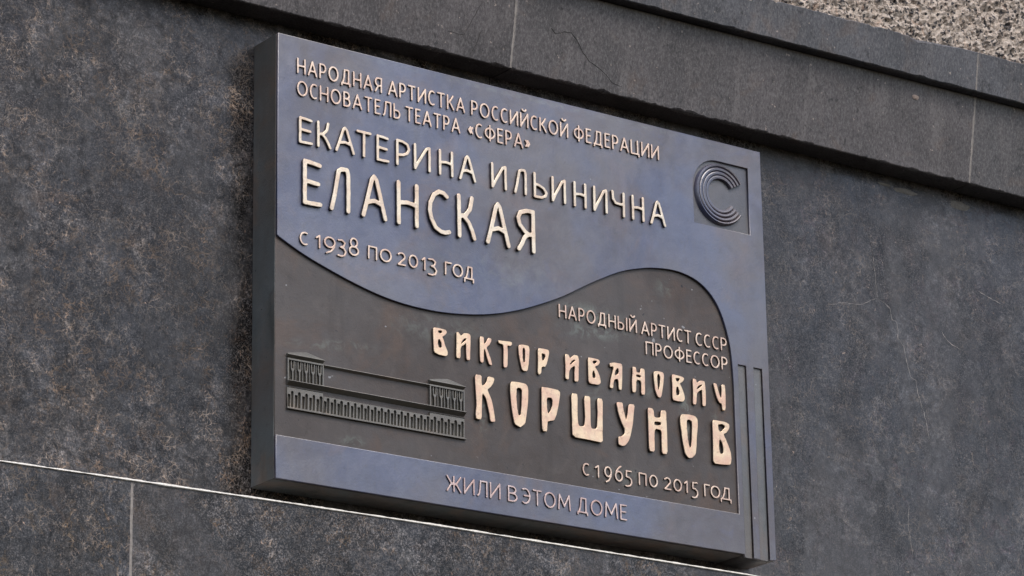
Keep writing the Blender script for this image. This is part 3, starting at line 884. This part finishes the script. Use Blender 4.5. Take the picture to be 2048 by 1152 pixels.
# skeletons in a unit box: x 0..1 across the letter, y 0..1 from baseline to cap (or x-) height
O_ = [ell(.5, .5, .5, .5, 0, 360, 28)]
BOWL = lambda y0, y1, x1=1.0: [(0, y1), (.45, y1)] + ell(.5 * x1, (y0 + y1) / 2, .5 * x1, (y1 - y0) / 2, 90, -90, 10)[1:] + [(0, y0)]
GL = {
    'Н': (.62, [[(0, 0), (0, 1)], [(1, 0), (1, 1)], [(0, .5), (1, .5)]]),
    'А': (.68, [[(0, 0), (.5, 1), (1, 0)], [(.2, .30), (.8, .30)]]),
    'Р': (.50, [[(0, 0), (0, 1)], BOWL(.42, 1)]),
    'О': (.74, O_),
    'Д': (.74, [[(.05, -.14), (.05, .02), (.95, .02), (.95, -.14)], [(.17, .02), (.30, .4), (.38, 1), (.82, 1), (.82, .02)]]),
    'Я': (.54, [[(1, 0), (1, 1)], [(1 - x, y) for x, y in BOWL(.44, 1)], [(.45, .42), (0, 0)]]),
    'Т': (.58, [[(0, 1), (1, 1)], [(.5, 0), (.5, 1)]]),
    'И': (.64, [[(0, 1), (0, 0)], [(0, .02), (1, .98)], [(1, 0), (1, 1)]]),
    'Й': (.64, [[(0, 1), (0, 0)], [(0, .02), (1, .98)], [(1, 0), (1, 1)], ell(.5, 1.34, .27, .13, 190, 350, 8)]),
    'С': (.54, [ell(.62, .5, .62, .5, 62, 298, 20)]),
    'К': (.56, [[(0, 0), (0, 1)], [(0, .5), (.28, .52), (.62, .74), (.90, 1)], [(.28, .52), (.58, .36), (1, 0)]]),
    'Ф': (.78, [[(.5, -.06), (.5, 1.08)], ell(.5, .5, .5, .37, 0, 360, 26)]),
    'Е': (.44, [[(1, 1), (0, 1), (0, 0), (1, 0)], [(0, .53), (.88, .53)]]),
    'Ц': (.70, [[(0, 1), (0, 0), (1, 0), (1, -.17)], [(.85, 0), (.85, 1)]]),
    'В': (.52, [[(0, 0), (0, 1)], BOWL(.53, 1, .88), BOWL(0, .53)]),
    'Л': (.62, [[(0, 0), (.16, .12), (.25, .45), (.32, 1), (1, 1), (1, 0)]]),
    'Ь': (.50, [[(0, 1), (0, 0)], BOWL(0, .55)]),
    'П': (.62, [[(0, 0), (0, 1), (1, 1), (1, 0)]]),
    'Ы': (.80, [[(0, 1), (0, 0)], [(x * .62, y) for x, y in BOWL(0, .55)], [(1, 0), (1, 1)]]),
    'Ж': (.88, [[(.5, 0), (.5, 1)], [(0, 1), (.28, .56), (.5, .5), (.72, .56), (1, 1)], [(0, 0), (.28, .45), (.5, .5), (.72, .45), (1, 0)]]),
    'Э': (.56, [ell(.38, .5, .62, .5, 118, -118, 20), [(.28, .52), (1, .52)]]),
    'М': (.82, [[(0, 0), (.08, 1), (.5, .22), (.92, 1), (1, 0)]]),
    '«': (.38, [[(.45, .62), (0, .40), (.45, .18)], [(1, .62), (.55, .40), (1, .18)]]),
    '»': (.38, [[(.55, .62), (1, .40), (.55, .18)], [(0, .62), (.45, .40), (0, .18)]]),
    # lower case and old-style figures, y in x-heights
    'с': (.62, [ell(.62, .5, .62, .5, 62, 298, 18)]),
    'п': (.72, [[(0, 0), (0, 1), (1, 1), (1, 0)]]),
    'о': (.9, O_),
    'г': (.6, [[(0, 0), (0, 1), (1, 1)]]),
    'д': (.9, [[(.04, -.28), (.04, 0), (.96, 0), (.96, -.28)], [(.18, 0), (.34, .45), (.42, 1), (.80, 1), (.80, 0)]]),
    '0': (.7, O_),
    '1': (.4, [[(0, .80), (.75, 1), (.75, 0)]]),
    '2': (.7, [[(.04, .86)] + ell(.48, .70, .46, .30, 120, -30, 10) + [(.05, 0), (1, 0)]]),
    '3': (.7, [[(.04, .98), (.5, 1.02), (.86, .82), (.72, .52), (.35, .42), (.72, .36), (.98, .08), (.82, -.22), (.45, -.33), (0, -.30)]]),
    '5': (.7, [[(.92, 1), (.14, 1), (.10, .48), (.55, .46), (.92, .26), (.96, -.02), (.75, -.26), (.35, -.36), (0, -.34)]]),
    '6': (.7, [ell(.5, .40, .5, .42, 0, 360, 22), [(.82, 1.30), (.45, 1.12), (.12, .78), (.0, .42)]]),
    '8': (.7, [ell(.5, 1.02, .38, .36, 0, 360, 18), ell(.5, .33, .5, .36, 0, 360, 20)]),
    '9': (.7, [ell(.5, .62, .5, .42, 0, 360, 22), [(1, .62), (.92, .22), (.62, -.12), (.18, -.30)]]),
}
# the display face of the two name lines: drawn, slightly arched bars
GD = dict(GL)
GD.update({
    'Е': (.5, [[(.95, .955), (.5, .985), (0, 1), (0, .0), (.5, .0), (1, .015)], [(0, .525), (.86, .50)]]),
    'К': (.5, [[(0, 0), (0, 1)], [(0, .49), (.42, .54), (.72, .72), (.84, 1)], [(.30, .52), (.62, .38), (.85, .18), (1, 0)]]),
    'А': (.6, [[(0, 0), (.18, .38), (.40, .92), (.50, 1), (.60, .92), (.80, .45), (1, 0)], [(.17, .33), (.5, .40), (.84, .33)]]),
    'Р': (.5, [[(0, 0), (0, 1), (.45, 1.0), (.85, .90), (1, .72), (.85, .53), (.5, .43), (.08, .40)]]),
    'И': (.6, [[(0, 1), (0, 0), (.25, .30), (.80, .90), (1, .96), (1, .6), (1, 0)]]),
    'Н': (.5, [[(0, 0), (0, 1)], [(1, 0), (1, 1)], [(0, .50), (.5, .54), (1, .50)]]),
    'Л': (.6, [[(0, 0), (.18, .35), (.42, .94), (.60, 1), (.92, 1), (1, .9), (1, .5), (1, 0)]]),
    'Ь': (.5, [[(0, 1), (0, 0), (.55, .0), (.92, .10), (1, .24), (.75, .42), (.35, .52), (0, .55)]]),
    'Ч': (.5, [[(0, 1), (.05, .68), (.28, .52), (.65, .50), (1, .52)], [(1, 1), (1, 0)]]),
    'С': (.6, [[(.88, .90), (.72, .97), (.48, .99), (.22, .88), (.05, .68), (0, .48), (.08, .28), (.30, .08), (.58, .0), (.82, .0), (1, .03)]]),
    'Я': (.6, [[(1, 0), (1, 1), (.55, 1), (.15, .92), (0, .78), (.10, .62), (.45, .46), (.70, .40), (1, .42)], [(.62, .40), (.38, .30), (.22, .14), (0, 0)]]),
})


def sdf_loops(strokes, hw, cell):
    """union of round-ended strokes -> closed outlines (marching squares on a distance grid)"""
    segs = []
    for s in strokes:
        for a, b in zip(s[:-1], s[1:]):
            segs.append((*a, *b))
    segs = np.array(segs)
    mn = np.minimum(segs[:, :2].min(0), segs[:, 2:].min(0)) - hw - 2 * cell
    mxx = np.maximum(segs[:, :2].max(0), segs[:, 2:].max(0)) + hw + 2 * cell
    gx = np.arange(mn[0], mxx[0] + cell, cell)
    gy = np.arange(mn[1], mxx[1] + cell, cell)
    X, Y = np.meshgrid(gx, gy, indexing='ij')
    D = np.full(X.shape, 1e9)
    for x0, y0, x1, y1 in segs:
        dx, dy = x1 - x0, y1 - y0
        L2 = dx * dx + dy * dy + 1e-18
        t = np.clip(((X - x0) * dx + (Y - y0) * dy) / L2, 0, 1)
        D = np.minimum(D, np.hypot(X - x0 - t * dx, Y - y0 - t * dy))
    D = D - hw * (1 + .07 * np.sin(X * 900 + Y * 500) * np.cos(Y * 800 - X * 300))
    ins = D < 0
    nxt = {}

    def pt(i, j, k, l):
        a, b = D[i, j], D[k, l]
        t = a / (a - b)
        return (gx[i] + (gx[k] - gx[i]) * t, gy[j] + (gy[l] - gy[j]) * t)
    code = ins[:-1, :-1] * 1 + ins[1:, :-1] * 2 + ins[1:, 1:] * 4 + ins[:-1, 1:] * 8
    E = {0: ((0, 0), (1, 0)), 1: ((1, 0), (1, 1)), 2: ((0, 1), (1, 1)), 3: ((0, 0), (0, 1))}
    T = {1: [(3, 0)], 2: [(0, 1)], 3: [(3, 1)], 4: [(1, 2)], 5: [(3, 2), (1, 0)], 6: [(0, 2)], 7: [(3, 2)],
         8: [(2, 3)], 9: [(2, 0)], 10: [(0, 3), (2, 1)], 11: [(2, 1)], 12: [(1, 3)], 13: [(1, 0)], 14: [(0, 3)]}
    P = {}
    for i, j in zip(*np.nonzero((code > 0) & (code < 15))):
        for a, b in T[int(code[i, j])]:
            ks = []
            for e in (a, b):
                (p, q), (r, s) = E[e]
                key = (i + p, j + q, i + r, j + s)
                if key not in P:
                    P[key] = pt(*key)
                ks.append(key)
            nxt[ks[0]] = ks[1]
    loops = []
    while nxt:
        k0 = next(iter(nxt))
        l, k = [], k0
        while k in nxt:
            l.append(P[k])
            k = nxt.pop(k)
        if len(l) > 6:
            loops.append(l)
    return loops


def simplify(l, tol):
    def dp(p):
        if len(p) < 3:
            return p
        a, b = np.array(p[0]), np.array(p[-1])
        d = b - a
        n = np.hypot(*d) + 1e-12
        q = np.array(p[1:-1]) - a
        dist = np.abs(q[:, 0] * d[1] - q[:, 1] * d[0]) / n
        i = int(dist.argmax())
        if dist[i] < tol:
            return [p[0], p[-1]]
        return dp(p[:i + 2])[:-1] + dp(p[i + 1:])
    h = len(l) // 2
    return dp(l[:h + 1])[:-1] + dp(l[h:] + [l[0]])[:-1]


def put_letter(ch, font, x0, x1, z0, z1, sw, h, face, mat, seed=0):
    """x0..x1, z0..z1: the outer box of the letter body; sw the stroke width"""
    st = font[ch][1]
    r = sw / 2
    rnd = random.Random(seed * 77 + ord(ch))
    jx = sw * .05
    fx = lambda x: x0 + r + x * (x1 - x0 - sw)
    fz = lambda y: z0 + r + y * (z1 - z0 - sw)
    strokes = [[(fx(x) + rnd.uniform(-jx, jx), fz(y) + rnd.uniform(-jx, jx)) if (len(s) < 12) else (fx(x), fz(y)) for x, y in s] for s in st]
    loops = [simplify(l, sw * .03) for l in sdf_loops(strokes, r, sw / 4.5)]
    return letter_plate(loops, h, face, min(.0007, sw * .15), mat)


def word(text, x0, x1, z0, cap, sw, h, face, mat, font=GL, gap=.15):
    ws = [font[c][0] for c in text]
    total = sum(ws) + gap * (len(text) - 1)
    s = (x1 - x0) / total
    x = x0
    for i, (c, w) in enumerate(zip(text, ws)):
        put_letter(c, font, x, x + w * s, z0, z0 + cap, sw, h, face, mat, i)
        x += (w + gap) * s


def placed(text, spans, z0, cap, sw, h, face, mat, font):
    for i, (c, (a, b)) in enumerate(zip(text, spans)):
        put_letter(c, font, a / 1000, b / 1000, z0, z0 + cap, sw, h, face, mat, i)


SW = .0027
HS = .0028
for t_, a, b in (("НАРОДНАЯ", .0308, .1780), ("АРТИСТКА", .1885, .3262), ("РОССИЙСКОЙ", .3373, .5178), ("ФЕДЕРАЦИИ", .5283, .6930)):
    word(t_, a, b, .6048, .0238, SW, HS, 0, M_small)
for t_, a, b in (("ОСНОВАТЕЛЬ", .0310, .2100), ("ТЕАТРА", .2190, .3172), ("«СФЕРА»", .3312, .4455)):
    word(t_, a, b, .5705, .0238, SW, HS, 0, M_small)
placed("ЕКАТЕРИНА", [(33.5, 57.7), (64.5, 89), (95.5, 129.5), (132, 158.5), (167, 189.5), (201, 226.5), (232.5, 262.5), (277, 303), (313, 344)],
       .4980, .0410, .0044, .0042, 0, M_name, GD)
placed("ИЛЬИНИЧНА", [(371.5, 400), (413.5, 437), (449.5, 475.5), (483, 510), (524.5, 548.8), (561.5, 588.8), (596.5, 622.3), (635.5, 659.8), (670.8, 701.8)],
       .4965, .0410, .0044, .0042, 0, M_name, GD)
placed("ЕЛАНСКАЯ", [(40, 73.2), (86, 121), (140, 185), (201.5, 240), (256, 297.5), (308.5, 342.6), (360, 404.6), (416, 450.5)],
       .4065, .0690, .0068, .0050, 0, M_name, GD)
Z5 = .3458
X5 = .0204


def figures(items, z, xh, sw, h, face, mat):
    for i, (c, a, b) in enumerate(items):
        put_letter(c, GL, a / 1000, b / 1000, z, z + xh, sw, h, face, mat, i)


figures([('с', 36.3, 51.0), ('1', 63.5, 72.8), ('9', 77.2, 97), ('3', 99.8, 116), ('8', 119.5, 137), ('п', 152.4, 168.2), ('о', 172.9, 193.4),
         ('2', 203.3, 218.2), ('0', 222.9, 239.5), ('1', 245.5, 253.8), ('3', 256.7, 273.5), ('г', 286.7, 299.5), ('о', 300.4, 319.2), ('д', 320, 339.2)],
        Z5, X5, .0026, HS, 0, M_small)
figures([('с', 533.6, 546.4), ('1', 556.5, 565.9), ('9', 574.0, 588), ('6', 593.8, 608.6), ('5', 612.6, 626.5), ('п', 638.4, 653.2), ('о', 658.4, 674.6),
         ('2', 686.5, 700.4), ('0', 704.5, 720.7), ('1', 725, 733.2), ('5', 739.5, 752.5), ('г', 763.7, 775.2), ('о', 776.3, 794.9), ('д', 794.6, 817.5)],
        .0806, .0196, .0024, .0026, DR, M_small)
for t_, a, b in (("НАРОДНЫЙ", .4955, .6430), ("АРТИСТ", .6512, .7486), ("СССР", .7568, .8184)):
    word(t_, a, b, .3178, .0215, .0025, .0026, DR, M_small)
word("ПРОФЕССОР", .6588, .8186, .2873, .0210, .0025, .0026, DR, M_small)
for t_, a, b in (("ЖИЛИ", .2861, .3810), ("В", .3942, .4112), ("ЭТОМ", .4188, .5075), ("ДОМЕ", .5183, .6118)):
    word(t_, a, b, .0212, .0240, .0024, .0022, 0, M_foot)
